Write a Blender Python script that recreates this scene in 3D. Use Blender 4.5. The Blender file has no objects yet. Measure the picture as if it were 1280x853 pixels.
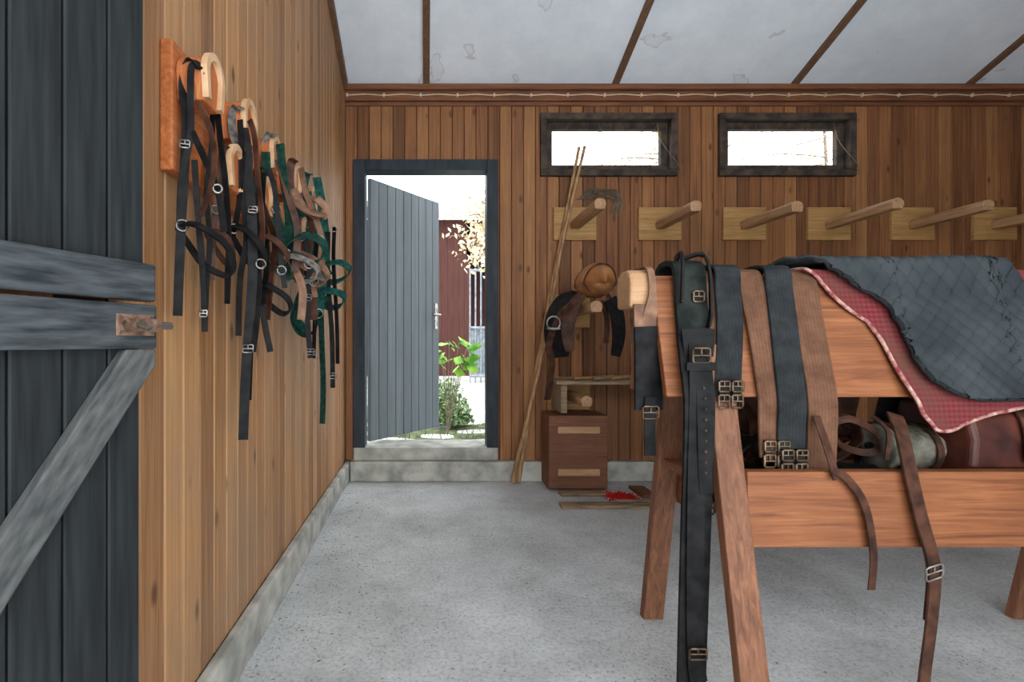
import bpy, math, random
from mathutils import Vector
random.seed(7)
R=random.random
def U(a,b): return a+(b-a)*random.random()
def srgb(c):
    return tuple([((x/255.0)/12.92 if x/255.0<=0.04045 else ((x/255.0+0.055)/1.055)**2.4) for x in c])+(1.0,)

# ---------------------------------------------------------------- materials
def newmat(name):
    m=bpy.data.materials.new(name); m.use_nodes=True
    nt=m.node_tree; b=nt.nodes['Principled BSDF']
    return m,nt,b
def N(nt,t,**kw):
    n=nt.nodes.new(t)
    for k,v in kw.items():
        if k in n.inputs.keys(): n.inputs[k].default_value=v
        else: setattr(n,k,v)
    return n
def ramp(nt,stops):
    r=nt.nodes.new('ShaderNodeValToRGB'); e=r.color_ramp.elements
    while len(e)<len(stops): e.new(0.5)
    for i,(p,c) in enumerate(stops):
        e[i].position=p; e[i].color=c
    return r
def mixc(nt,fac,a,b,mode='MIX'):
    n=nt.nodes.new('ShaderNodeMix'); n.data_type='RGBA'; n.blend_type=mode
    def s(i,v):
        if hasattr(v,'is_output') : nt.links.new(v,n.inputs[i])
        else: n.inputs[i].default_value=v
    s(0,fac); s(6,a); s(7,b)
    return n.outputs[2]
def noisemat(name,c1,c2,scale=20,stretch=(1,1,1),rough=0.7,bump=0.2,metal=0.0,detail=5,bscale=None,spec=0.35,lo=0.35,hi=0.65,dist=0.002,rot=(0,0,0)):
    m,nt,b=newmat(name); L=nt.links.new
    tc=N(nt,'ShaderNodeTexCoord'); mp=N(nt,'ShaderNodeMapping'); mp.inputs['Scale'].default_value=stretch
    src=tc.outputs['Object']
    if any(rot):
        mr=N(nt,'ShaderNodeMapping'); mr.inputs['Rotation'].default_value=rot; L(src,mr.inputs['Vector']); src=mr.outputs[0]
    L(src,mp.inputs['Vector'])
    n=N(nt,'ShaderNodeTexNoise',Scale=scale,Detail=detail); L(mp.outputs[0],n.inputs['Vector'])
    r=ramp(nt,[(lo,srgb(c1)),(hi,srgb(c2))]); L(n.outputs[0],r.inputs[0]); L(r.outputs[0],b.inputs['Base Color'])
    b.inputs['Roughness'].default_value=rough; b.inputs['Metallic'].default_value=metal
    b.inputs['Specular IOR Level'].default_value=spec
    if bump:
        n2=n
        if bscale:
            n2=N(nt,'ShaderNodeTexNoise',Scale=bscale,Detail=4); L(mp.outputs[0],n2.inputs['Vector'])
        bp=N(nt,'ShaderNodeBump',Strength=bump,Distance=dist); L(n2.outputs[0],bp.inputs['Height']); L(bp.outputs[0],b.inputs['Normal'])
    return m
def plankmat(name,axis,x0,w,cols,rough=0.6,dirt=0.35,dirtc=(120,110,100),knots=True,vary=0.5):
    m,nt,b=newmat(name); L=nt.links.new
    tc=N(nt,'ShaderNodeTexCoord'); sp=N(nt,'ShaderNodeSeparateXYZ'); L(tc.outputs['Object'],sp.inputs[0])
    a=sp.outputs[axis]
    s=N(nt,'ShaderNodeMath',operation='SUBTRACT'); L(a,s.inputs[0]); s.inputs[1].default_value=x0
    d=N(nt,'ShaderNodeMath',operation='DIVIDE'); L(s.outputs[0],d.inputs[0]); d.inputs[1].default_value=w
    fl=N(nt,'ShaderNodeMath',operation='FLOOR'); L(d.outputs[0],fl.inputs[0])
    wn=N(nt,'ShaderNodeTexWhiteNoise',noise_dimensions='1D'); L(fl.outputs[0],wn.inputs['W'])
    off=N(nt,'ShaderNodeVectorMath',operation='SCALE'); L(wn.outputs['Color'],off.inputs[0]); off.inputs['Scale'].default_value=9
    ad=N(nt,'ShaderNodeVectorMath',operation='ADD'); L(tc.outputs['Object'],ad.inputs[0]); L(off.outputs[0],ad.inputs[1])
    mp=N(nt,'ShaderNodeMapping'); mp.inputs['Scale'].default_value=(40,40,1.1); L(ad.outputs[0],mp.inputs[0])
    g=N(nt,'ShaderNodeTexNoise',Scale=1.6,Detail=8,Distortion=0.9,Roughness=0.65); L(mp.outputs[0],g.inputs['Vector'])
    r=ramp(nt,[(0.2,srgb(cols[0])),(0.5,srgb(cols[1])),(0.82,srgb(cols[2]))])
    m1=N(nt,'ShaderNodeMath',operation='MULTIPLY_ADD'); L(wn.outputs['Value'],m1.inputs[0]); m1.inputs[1].default_value=vary; m1.inputs[2].default_value=-vary*0.5
    m2=N(nt,'ShaderNodeMath',operation='ADD'); L(m1.outputs[0],m2.inputs[0]); L(g.outputs[0],m2.inputs[1]); L(m2.outputs[0],r.inputs[0])
    col=r.outputs[0]
    if knots:
        mk=N(nt,'ShaderNodeMapping'); mk.inputs['Scale'].default_value=(9,9,4.2); L(ad.outputs[0],mk.inputs[0])
        v=N(nt,'ShaderNodeTexVoronoi',Scale=1.0); L(mk.outputs[0],v.inputs['Vector'])
        kr=ramp(nt,[(0.06,(1,1,1,1)),(0.15,(0,0,0,1))]); L(v.outputs['Distance'],kr.inputs[0])
        kk=N(nt,'ShaderNodeMath',operation='MULTIPLY'); L(kr.outputs[0],kk.inputs[0]); kk.inputs[1].default_value=0.8
        col=mixc(nt,kk.outputs[0],col,srgb((70,38,22)))
    dn=N(nt,'ShaderNodeTexNoise',Scale=1.7,Detail=6,Roughness=0.65); L(tc.outputs['Object'],dn.inputs['Vector'])
    dr=ramp(nt,[(0.42,(0,0,0,1)),(0.70,(dirt,dirt,dirt,1))]); L(dn.outputs[0],dr.inputs[0])
    col=mixc(nt,dr.outputs[0],col,srgb(dirtc))
    L(col,b.inputs['Base Color']); b.inputs['Roughness'].default_value=rough
    b.inputs['Specular IOR Level'].default_value=0.3
    bp=N(nt,'ShaderNodeBump',Strength=0.2,Distance=0.002); L(g.outputs[0],bp.inputs['Height']); L(bp.outputs[0],b.inputs['Normal'])
    return m
def woodmat(name,c1,c2,c3,axis,rough=0.6,sc=1.0):
    m,nt,b=newmat(name); L=nt.links.new
    tc=N(nt,'ShaderNodeTexCoord'); mp=N(nt,'ShaderNodeMapping')
    s=[38*sc]*3; s[axis]=1.5*sc; mp.inputs['Scale'].default_value=s; L(tc.outputs['Object'],mp.inputs[0])
    g=N(nt,'ShaderNodeTexNoise',Scale=1.8,Detail=9,Distortion=1.0,Roughness=0.65); L(mp.outputs[0],g.inputs['Vector'])
    r=ramp(nt,[(0.28,srgb(c1)),(0.5,srgb(c2)),(0.74,srgb(c3))]); L(g.outputs[0],r.inputs[0])
    n=N(nt,'ShaderNodeTexNoise',Scale=4,Detail=5); L(tc.outputs['Object'],n.inputs['Vector'])
    rr=ramp(nt,[(0.45,(0,0,0,1)),(0.8,(0.6,0.6,0.6,1))]); L(n.outputs[0],rr.inputs[0])
    L(mixc(nt,rr.outputs[0],r.outputs[0],srgb(c1)),b.inputs['Base Color']); b.inputs['Roughness'].default_value=rough
    b.inputs['Specular IOR Level'].default_value=0.3
    bp=N(nt,'ShaderNodeBump',Strength=0.2,Distance=0.002); L(g.outputs[0],bp.inputs['Height']); L(bp.outputs[0],b.inputs['Normal'])
    return m

PW=0.085
LWX=-0.58; D=3.55
m_left=plankmat('planks_left',1,0.93,PW,[(118,80,48),(166,119,78),(194,150,104)],dirt=0.6,dirtc=(140,118,96),vary=0.36)
m_back=plankmat('planks_back',0,-0.58,PW,[(88,54,32),(138,90,55),(174,124,78)],dirt=0.5,dirtc=(108,78,52),vary=0.42)
m_dark=noisemat('shadow_gap',(30,18,10),(45,28,16))
m_trim=woodmat('trim_wood',(84,52,34),(124,80,54),(150,102,72),0)
m_batten=woodmat('batten_wood',(78,56,40),(108,80,58),(130,98,74),1)
m_curb=noisemat('concrete_curb',(140,140,132),(190,188,178),scale=9,detail=8,rough=0.9,bump=0.5,bscale=60,dist=0.004)
m_frame=noisemat('door_frame_paint',(28,36,42),(46,55,62),scale=8,stretch=(3,3,0.6),rough=0.6,bump=0.2)
m_winframe=noisemat('window_frame_old',(44,38,34),(84,70,58),scale=14,detail=7,rough=0.8,bump=0.4)
m_leaf=plankmat('door_leaf_paint',0,-0.40,0.052,[(76,82,86),(96,103,107),(116,123,126)],dirt=0.3,dirtc=(84,90,86),knots=False,vary=0.15,rough=0.7)
m_barn=noisemat('stable_door_paint',(19,22,23),(47,51,52),scale=5,stretch=(16,16,0.9),detail=10,rough=0.65,bump=0.5,lo=0.25,hi=0.85,spec=0.2)
m_rail=noisemat('stable_door_rail',(35,40,43),(82,86,88),scale=5,stretch=(3,3,20),detail=10,rough=0.65,bump=0.5,lo=0.3,hi=0.8,spec=0.2)
m_brace=noisemat('stable_door_brace',(54,57,58),(96,97,95),scale=6,stretch=(14,2.5,14),detail=10,rough=0.7,bump=0.5,spec=0.2,lo=0.3,hi=0.75,rot=(math.radians(-52),0,0))
m_rust=noisemat('rusty_iron',(100,76,62),(160,128,108),scale=60,rough=0.6,bump=0.4,metal=0.5)
m_horsew=woodmat('trestle_wood_x',(92,52,30),(132,80,48),(158,104,66),0,rough=0.55)
m_horsez=woodmat('trestle_wood_z',(82,52,37),(120,79,56),(148,102,74),2,rough=0.6)
m_pine=woodmat('rack_pine',(134,94,52),(174,134,82),(196,160,108),0)
m_peg=woodmat('peg_wood',(128,92,64),(174,136,100),(200,164,128),1)
m_palewood=woodmat('pale_batten',(150,112,78),(182,142,104),(200,164,126),0)
m_board=woodmat('bridle_board',(140,76,38),(176,102,56),(200,130,82),1)
m_hook=woodmat('hook_wood',(144,76,40),(184,106,60),(206,140,92),2)
m_rim=noisemat('hook_rim_wood',(184,144,104),(212,176,138),scale=14,rough=0.5,bump=0.05)
m_pole=noisemat('cane_pole',(130,98,64),(186,146,104),scale=10,stretch=(5,5,1),rough=0.6)
m_blk=noisemat('black_leather',(11,11,12),(30,29,29),scale=30,rough=0.6,bump=0.3,bscale=160,dist=0.001,spec=0.15)
m_brn=noisemat('brown_leather',(44,27,20),(84,53,40),scale=24,rough=0.55,bump=0.3,bscale=160,dist=0.001,spec=0.2)
m_tan=noisemat('worn_tan_leather',(98,70,54),(138,104,82),scale=24,rough=0.6,bump=0.3,bscale=120,dist=0.001,spec=0.2)
m_grn=noisemat('dark_green_webbing',(14,38,32),(32,66,55),scale=60,rough=0.8,bump=0.4,bscale=300,dist=0.001,spec=0.1)
m_teal=noisemat('teal_webbing',(14,48,44),(34,80,72),scale=60,rough=0.8,bump=0.4,bscale=300,dist=0.001,spec=0.1)
m_gry=noisemat('grey_webbing',(80,76,72),(126,120,112),scale=60,rough=0.85,bump=0.4,bscale=300,dist=0.001,spec=0.1)
m_metal=noisemat('dull_steel',(100,96,90),(160,156,150),scale=30,rough=0.4,metal=0.85,bump=0.1)
m_brass=noisemat('tarnished_buckle',(76,60,46),(126,106,84),scale=40,rough=0.45,metal=0.7,bump=0.2)
def webmat(name,c1,c2,axis=2):
    m,nt,b=newmat(name); L=nt.links.new
    tc=N(nt,'ShaderNodeTexCoord')
    w=N(nt,'ShaderNodeTexWave',Scale=34,Distortion=0.9); w.bands_direction='X'; L(tc.outputs['Object'],w.inputs['Vector'])
    n=N(nt,'ShaderNodeTexNoise',Scale=14,Detail=8,Roughness=0.7); L(tc.outputs['Object'],n.inputs['Vector'])
    r=ramp(nt,[(0.3,srgb(c1)),(0.7,srgb(c2))]); L(n.outputs[0],r.inputs[0])
    L(mixc(nt,0.14,r.outputs[0],w.outputs[0],'MULTIPLY'),b.inputs['Base Color']); b.inputs['Roughness'].default_value=0.95
    b.inputs['Specular IOR Level'].default_value=0.08
    bp=N(nt,'ShaderNodeBump',Strength=0.2,Distance=0.0012); L(w.outputs[0],bp.inputs['Height']); L(bp.outputs[0],b.inputs['Normal'])
    return m
m_gb=webmat('brown_girth_web',(80,55,42),(118,85,66))
m_gg=webmat('slate_girth_web',(30,32,34),(54,57,58))
m_quilt=noisemat('quilted_slate_fabric',(40,44,47),(70,75,77),scale=5,detail=9,rough=0.95,bump=0.3,bscale=250,dist=0.001,spec=0.08,lo=0.3,hi=0.7)
m_piping=noisemat('black_piping',(14,15,17),(28,30,32),rough=0.8)
m_tanpad=noisemat('tan_fleece',(110,98,84),(160,146,126),scale=18,rough=0.95,bump=0.6,bscale=120)
m_saddle=noisemat('saddle_tan_leather',(118,74,42),(172,118,70),scale=7,rough=0.35,bump=0.1,bscale=80)
m_box=woodmat('red_brown_box',(84,50,34),(118,76,54),(138,94,68),0)
m_red=noisemat('red_granules',(150,14,14),(226,34,30),scale=80,rough=0.8,bump=0.6)
m_oldwood=noisemat('grey_offcut_wood',(108,88,68),(160,138,112),scale=8,stretch=(1,10,10),rough=0.85)
m_green=noisemat('leaf_green',(70,130,30),(150,196,66),scale=8,rough=0.5)
m_green2=noisemat('bush_green',(58,90,46),(150,170,116),scale=20,rough=0.6)
m_pale=noisemat('autumn_leaves',(176,156,120),(232,222,190),scale=6,rough=0.7)
m_barkm=noisemat('bark',(90,78,66),(140,126,110),scale=20,rough=0.9)
m_barnred=noisemat('barn_red_boards',(56,27,21),(80,42,34),scale=3,stretch=(14,14,0.6),rough=0.8)
m_roof=noisemat('corrugated_roof',(150,134,124),(185,170,160),scale=4,rough=0.8)
m_whitemetal=noisemat('gate_metal',(100,108,116),(140,146,152),scale=10,rough=0.5)
m_wire=noisemat('cable_sheath',(190,170,140),(216,200,176),rough=0.6,bump=0)
m_web=noisemat('dusty_cobweb',(90,80,68),(130,120,106),rough=0.95)
m_soil=noisemat('yard_ground',(150,150,140),(205,204,198),scale=3,detail=8,rough=0.95,bump=0.5,bscale=20)
m_grass=noisemat('grass_patch',(46,60,34),(104,108,72),scale=14,detail=8,rough=0.95,bump=0.8,bscale=50,dist=0.02)

def plaidmat():
    m,nt,b=newmat('red_plaid_lining'); L=nt.links.new
    tc=N(nt,'ShaderNodeTexCoord')
    w1=N(nt,'ShaderNodeTexWave',Scale=22); w1.bands_direction='X'; w2=N(nt,'ShaderNodeTexWave',Scale=22); w2.bands_direction='Z'
    L(tc.outputs['Object'],w1.inputs['Vector']); L(tc.outputs['Object'],w2.inputs['Vector'])
    a=mixc(nt,w1.outputs[1],srgb((96,24,36)),srgb((116,36,48)))
    n=N(nt,'ShaderNodeTexNoise',Scale=7,Detail=8,Roughness=0.7); L(tc.outputs['Object'],n.inputs['Vector'])
    rr=ramp(nt,[(0.38,(0,0,0,1)),(0.68,(0.95,0.95,0.95,1))]); L(n.outputs[0],rr.inputs[0])
    f=N(nt,'ShaderNodeMath',operation='MULTIPLY'); L(w2.outputs[1],f.inputs[0]); f.inputs[1].default_value=0.22
    c=mixc(nt,f.outputs[0],a,srgb((150,96,90)))
    c=mixc(nt,rr.outputs[0],c,srgb((92,62,52)))
    L(c,b.inputs['Base Color']); b.inputs['Roughness'].default_value=0.95; b.inputs['Specular IOR Level'].default_value=0.08
    return m
m_plaid=plaidmat()
m_edge=noisemat('cream_red_trim',(128,48,56),(190,156,140),scale=60,rough=0.9,bump=0.3)

def floormat():
    m,nt,b=newmat('rough_concrete_floor'); L=nt.links.new
    tc=N(nt,'ShaderNodeTexCoord')
    n1=N(nt,'ShaderNodeTexNoise',Scale=1.6,Detail=10,Roughness=0.72); L(tc.outputs['Object'],n1.inputs['Vector'])
    r1=ramp(nt,[(0.3,srgb((160,162,160))),(0.52,srgb((198,201,200))),(0.72,srgb((222,225,224)))]); L(n1.outputs[0],r1.inputs[0])
    n2=N(nt,'ShaderNodeTexNoise',Scale=70,Detail=6,Roughness=0.8); L(tc.outputs['Object'],n2.inputs['Vector'])
    r2=ramp(nt,[(0.36,(0.34,0.34,0.34,1)),(0.52,(1,1,1,1))]); L(n2.outputs[0],r2.inputs[0])
    c=mixc(nt,0.6,r1.outputs[0],r2.outputs[0],'MULTIPLY')
    v=N(nt,'ShaderNodeTexVoronoi',Scale=55); L(tc.outputs['Object'],v.inputs['Vector'])
    r3=ramp(nt,[(0.12,(1,1,1,1)),(0.2,(0,0,0,1))]); L(v.outputs['Distance'],r3.inputs[0])
    n3=N(nt,'ShaderNodeTexNoise',Scale=2.2,Detail=6); L(tc.outputs['Object'],n3.inputs['Vector'])
    r4=ramp(nt,[(0.45,(0,0,0,1)),(0.6,(0.8,0.8,0.8,1))]); L(n3.outputs[0],r4.inputs[0])
    mm=N(nt,'ShaderNodeMath',operation='MULTIPLY'); L(r3.outputs[0],mm.inputs[0]); L(r4.outputs[0],mm.inputs[1])
    c=mixc(nt,mm.outputs[0],c,srgb((88,74,58)))
    L(c,b.inputs['Base Color']); b.inputs['Roughness'].default_value=0.7
    bp=N(nt,'ShaderNodeBump',Strength=0.7,Distance=0.005); L(n2.outputs[0],bp.inputs['Height']); L(bp.outputs[0],b.inputs['Normal'])
    return m
def ceilmat():
    m,nt,b=newmat('stained_white_ceiling'); L=nt.links.new
    tc=N(nt,'ShaderNodeTexCoord')
    n1=N(nt,'ShaderNodeTexNoise',Scale=2.0,Detail=9,Roughness=0.7); L(tc.outputs['Object'],n1.inputs['Vector'])
    r1=ramp(nt,[(0.3,srgb((208,217,225))),(0.65,srgb((230,237,243)))]); L(n1.outputs[0],r1.inputs[0])
    n2=N(nt,'ShaderNodeTexNoise',Scale=3.6,Detail=3,Distortion=0.3); L(tc.outputs['Object'],n2.inputs['Vector'])
    r2=ramp(nt,[(0.67,(0,0,0,1)),(0.68,(0.4,0.4,0.4,1)),(0.70,(0.08,0.08,0.08,1)),(0.9,(0.14,0.14,0.14,1))]); L(n2.outputs[0],r2.inputs[0])
    c=mixc(nt,r2.outputs[0],r1.outputs[0],srgb((150,130,108)))
    n3=N(nt,'ShaderNodeTexNoise',Scale=60,Detail=4,Roughness=0.8); L(tc.outputs['Object'],n3.inputs['Vector'])
    r3=ramp(nt,[(0.24,(0.5,0.5,0.5,1)),(0.36,(1,1,1,1))]); L(n3.outputs[0],r3.inputs[0])
    c=mixc(nt,0.7,c,r3.outputs[0],'MULTIPLY')
    L(c,b.inputs['Base Color']); b.inputs['Roughness'].default_value=0.85
    bp=N(nt,'ShaderNodeBump',Strength=0.4,Distance=0.006); L(n1.outputs[0],bp.inputs['Height']); L(bp.outputs[0],b.inputs['Normal'])
    return m
m_floor=floormat(); m_ceil=ceilmat()

# ---------------------------------------------------------------- mesh builder
def catmull(P,n,closed=False):
    P=[Vector(p) for p in P]; out=[]; k=len(P)
    rng=range(k) if closed else range(k-1)
    for i in rng:
        if closed: a,b,c,d=P[(i-1)%k],P[i],P[(i+1)%k],P[(i+2)%k]
        else: a,b,c,d=P[max(i-1,0)],P[i],P[i+1],P[min(i+2,k-1)]
        for j in range(n):
            t=j/n
            out.append(0.5*((2*b)+(c-a)*t+(2*a-5*b+4*c-d)*t*t+(3*b-a-3*c+d)*t**3))
    if not closed: out.append(P[-1])
    return out
class MB:
    def __init__(s): s.v=[];s.f=[];s.m=[];s.s=[]
    def add(s,vs,fs,mi=0,sm=False):
        o=len(s.v); s.v+= [tuple(v) for v in vs]
        for f in fs: s.f.append([i+o for i in f]); s.m.append(mi); s.s.append(sm)
    def box(s,lo,hi,mi=0):
        x0,y0,z0=lo;x1,y1,z1=hi
        s.add([(x0,y0,z0),(x1,y0,z0),(x1,y1,z0),(x0,y1,z0),(x0,y0,z1),(x1,y0,z1),(x1,y1,z1),(x0,y1,z1)],
              [(0,3,2,1),(4,5,6,7),(0,1,5,4),(1,2,6,5),(2,3,7,6),(3,0,4,7)],mi)
    def obox(s,a,b,w,t,up=(0,0,1),mi=0):
        a=Vector(a);b=Vector(b);d=(b-a).normalized();up=Vector(up)
        side=d.cross(up).normalized(); n=side.cross(d).normalized()
        vs=[]
        for p in (a,b):
            for (i,j) in ((-1,-1),(1,-1),(1,1),(-1,1)): vs.append(p+side*(w/2*i)+n*(t/2*j))
        s.add(vs,[(0,3,2,1),(4,5,6,7),(0,1,5,4),(1,2,6,5),(2,3,7,6),(3,0,4,7)],mi)
    def prism(s,poly,ext,mi=0,sm=False):
        ext=Vector(ext); k=len(poly); P=[Vector(p) for p in poly]
        s.add(P+[p+ext for p in P],[list(range(k))[::-1],list(range(k,2*k))],mi,False)
        o=len(s.v)-2*k
        for i in range(k):
            j=(i+1)%k; s.f.append([o+i,o+j,o+k+j,o+k+i]); s.m.append(mi); s.s.append(sm)
    def ribbon(s,P,w,t=0.004,wd=(1,0,0),mi=0,closed=False,n=6,smooth=True):
        C=catmull(P,n,closed); k=len(C); wd=Vector(wd).normalized(); vs=[];fs=[]
        wf=w if callable(w) else (lambda q:w)
        prev=wd
        for i in range(k):
            if closed: T=C[(i+1)%k]-C[i-1]
            else: T=C[min(i+1,k-1)]-C[max(i-1,0)]
            if T.length<1e-9: T=Vector((0,0,1))
            T.normalize(); W=wd-T*wd.dot(T)
            if W.length<0.25: W=W+ (prev-T*prev.dot(T))*0.5
            W.normalize(); prev=W; Nn=T.cross(W); h=wf(i/max(k-1,1))/2
            for (a,b) in ((-h,-t/2),(h,-t/2),(h,t/2),(-h,t/2)): vs.append(C[i]+W*a+Nn*b)
        rr=range(k) if closed else range(k-1)
        for i in rr:
            j=(i+1)%k
            for q in range(4): fs.append((i*4+q,i*4+(q+1)%4,j*4+(q+1)%4,j*4+q))
        if not closed: fs+=[(0,1,2,3),((k-1)*4+3,(k-1)*4+2,(k-1)*4+1,(k-1)*4)]
        s.add(vs,fs,mi,False)
    def tube(s,P,r,mi=0,closed=False,n=5,seg=8):
        C=catmull(P,n,closed) if n>1 else [Vector(p) for p in P]; k=len(C); vs=[];fs=[]
        rf=r if callable(r) else (lambda q:r)
        ref=Vector((0.31,0.17,0.93)).normalized()
        for i in range(k):
            if closed: T=C[(i+1)%k]-C[i-1]
            else: T=C[min(i+1,k-1)]-C[max(i-1,0)]
            if T.length<1e-9: T=Vector((0,0,1))
            T.normalize(); A=T.cross(ref)
            if A.length<0.1: A=T.cross(Vector((1,0,0)))
            A.normalize(); B=T.cross(A); rad=rf(i/max(k-1,1))
            for q in range(seg):
                an=2*math.pi*q/seg; vs.append(C[i]+A*(rad*math.cos(an))+B*(rad*math.sin(an)))
        for i in (range(k) if closed else range(k-1)):
            j=(i+1)%k
            for q in range(seg): fs.append((i*seg+q,i*seg+(q+1)%seg,j*seg+(q+1)%seg,j*seg+q))
        s.add(vs,fs,mi,True)
        if not closed: s.add(vs[:seg],[list(range(seg))[::-1]],mi); s.add(vs[-seg:],[list(range(seg))],mi)
    def ring(s,c,r,tr,u=(1,0,0),v=(0,0,1),mi=0,k=16,ry=None):
        c=Vector(c);u=Vector(u).normalized();v=Vector(v).normalized(); ry=ry or r
        s.tube([c+u*(r*math.cos(2*math.pi*i/k))+v*(ry*math.sin(2*math.pi*i/k)) for i in range(k)],tr,mi,True,1,6)
    def buckle(s,c,w,h,u=(1,0,0),v=(0,0,1),tr=0.003,mi=0):
        c=Vector(c);u=Vector(u).normalized();v=Vector(v).normalized()
        q=[]
        for (a,b) in ((-.5,-.4),(-.4,-.5),(.4,-.5),(.5,-.4),(.5,.4),(.4,.5),(-.4,.5),(-.5,.4)): q.append(c+u*(w*a)+v*(h*b))
        s.tube(q,tr,mi,True,1,6)
        s.tube([c-u*(w*.5),c+u*(w*.5)],tr*.8,mi,False,1,6)
        s.tube([c,c+v*(h*.55)],tr*.7,mi,False,1,6)
    def grid(s,fn,nu,nv,mi=0,thick=None):
        vs=[fn(i/(nu-1),j/(nv-1)) for i in range(nu) for j in range(nv)]
        fs=[(i*nv+j,(i+1)*nv+j,(i+1)*nv+j+1,i*nv+j+1) for i in range(nu-1) for j in range(nv-1)]
        s.add(vs,fs,mi,True)
    def build(s,name,mats,parent=None,bevel=0,bs=2,solid=0,sub=0):
        me=bpy.data.meshes.new(name); me.from_pydata(s.v,[],s.f)
        for m in mats: me.materials.append(m)
        me.polygons.foreach_set('material_index',s.m); me.polygons.foreach_set('use_smooth',s.s)
        me.update()
        import bmesh
        bm=bmesh.new(); bm.from_mesh(me); bmesh.ops.recalc_face_normals(bm,faces=bm.faces); bm.to_mesh(me); bm.free()
        o=bpy.data.objects.new(name,me); bpy.context.scene.collection.objects.link(o)
        if parent: o.parent=parent
        if solid:
            md=o.modifiers.new('solid','SOLIDIFY'); md.thickness=solid; md.offset=-1
        if sub:
            md=o.modifiers.new('sub','SUBSURF'); md.levels=sub; md.render_levels=sub
        if bevel:
            md=o.modifiers.new('bev','BEVEL'); md.width=bevel; md.segments=bs; md.limit_method='ANGLE'; md.angle_limit=0.7
        return o
def empty(name):
    o=bpy.data.objects.new(name,None); bpy.context.scene.collection.objects.link(o); return o

# ---------------------------------------------------------------- room dimensions (metres; survey scale)
F=620.0; H=0.985; CX=533.0; CY=428.0
def W(px,py,Y):          # measured photo point -> metric position on a plane at distance Y
    return ((px-CX)/F*Y, Y, H+(CY-py)/F*Y)
XR=5.2; YF=-0.45; SL=0.40; ZB=2.79
def zc(y): return ZB+(D-y)*SL

def planks(mb,a0,a1,w,zlo,zhi,opens,to3,gap=0.0018):
    n=int(math.ceil((a1-a0)/w))
    for i in range(n):
        c0=a0+i*w; c1=min(a0+(i+1)*w,a1)
        cuts=sorted(set([c0,c1]+[e for o in opens for e in (o[0],o[1]) if c0+1e-4<e<c1-1e-4]))
        for p,q in zip(cuts[:-1],cuts[1:]):
            mid=(p+q)/2; iv=[(zlo,None)]
            for o in opens:
                if o[0]<mid<o[1]:
                    new=[]
                    for (b,t) in iv:
                        if t is None or t>o[2]:
                            if b<o[2]: new.append((b,o[2]))
                            if t is None or t>o[3]: new.append((max(b,o[3]),t))
                        else: new.append((b,t))
                    iv=new
            pp=p+(gap if abs(p-c0)<1e-6 else 0); qq=q-(gap if abs(q-c1)<1e-6 else 0)
            for (b,t) in iv:
                t0=zhi(pp) if t is None else t; t1=zhi(qq) if t is None else t
                vs=[]
                for dpt in (0,1):
                    vs+= [to3(pp,b,dpt),to3(qq,b,dpt),to3(qq,t1,dpt),to3(pp,t0,dpt)]
                mb.add(vs,[(0,1,2,3),(7,6,5,4),(0,4,5,1),(1,5,6,2),(2,6,7,3),(3,7,4,0)])

DX0,DX1,DZ0,DZ1=-0.521,0.51,0.15,2.285
WINS=[(0.813,1.787,2.17,2.617),(2.085,3.058,2.17,2.617)]
mb=MB(); mb.box((-1.05,YF-0.1,-0.1),(XR,D+0.12,0)); mb.build('floor',[m_floor])
mb=MB(); planks(mb,LWX,XR,PW,0.14,lambda x:ZB,[(DX0,DX1,0,DZ1)]+WINS,lambda a,z,d:(a,D+0.02*d,z))
wb=mb.build('wall_back',[m_back],bevel=0.003,bs=1)
mb=MB()
segs=[(LWX-0.1,DX0,0,ZB),(DX0,DX1,DZ1,ZB),(DX1,XR,0,2.17),(DX1,0.813,2.17,2.617),(1.787,2.085,2.17,2.617),(3.058,XR,2.17,2.617),(DX1,XR,2.617,ZB)]
for (a,b,c,d) in segs: mb.box((a,D+0.021,c),(b,D+0.13,d))
o=mb.build('backing',[m_dark],parent=wb)
mb=MB(); planks(mb,0.93,D,PW,0.13,lambda y:zc(y)+0.0,[],lambda a,z,d:(LWX-0.02*d,a,z))
wl=mb.build('wall_left',[m_left],bevel=0.003,bs=1)
mb=MB(); mb.prism([(LWX-0.021,0.93,0),(LWX-0.021,D+0.13,0),(LWX-0.021,D+0.13,zc(D)),(LWX-0.021,0.93,zc(0.93))],(-0.1,0,0)); mb.build('backing',[m_dark],parent=wl)
mb=MB(); mb.prism([(-1.05,YF,0),(-1.05,0.93,0),(-1.05,0.93,zc(0.93)),(-1.05,YF,zc(YF))],(-0.1,0,0)); mb.box((-1.05,0.931,0),(LWX-0.122,1.0,zc(1.0)-0.02)); mb.build('wall_left_entry',[m_left])
mb=MB(); mb.box((-1.05,YF-0.1,0),(-0.75,YF,zc(YF))); mb.box((2.4,YF-0.1,0),(XR,YF,zc(YF))); mb.box((-0.75,YF-0.1,2.75),(2.4,YF,zc(YF))); mb.build('wall_front',[m_left])
mb=MB(); mb.prism([(XR,YF,0),(XR,D,0),(XR,D,zc(D)),(XR,YF,zc(YF))],(0.1,0,0)); mb.build('wall_right',[m_back])
mb=MB(); mb.prism([(-1.1,D+0.13,zc(D+0.13)),(XR+0.1,D+0.13,zc(D+0.13)),(XR+0.1,YF-0.1,zc(YF-0.1)),(-1.1,YF-0.1,zc(YF-0.1))],(0,0,0.06)); mb.build('ceiling',[m_ceil])
i=0
for X in (0.0,1.33,2.59,3.82,5.05):
    i+=1; mb=MB(); mb.prism([(X-0.022,D-0.05,zc(D-0.05)),(X+0.022,D-0.05,zc(D-0.05)),(X+0.022,YF,zc(YF)),(X-0.022,YF,zc(YF))],(0,0,-0.025)); mb.build('trim_%d'%i,[m_batten],bevel=0.002)
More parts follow.
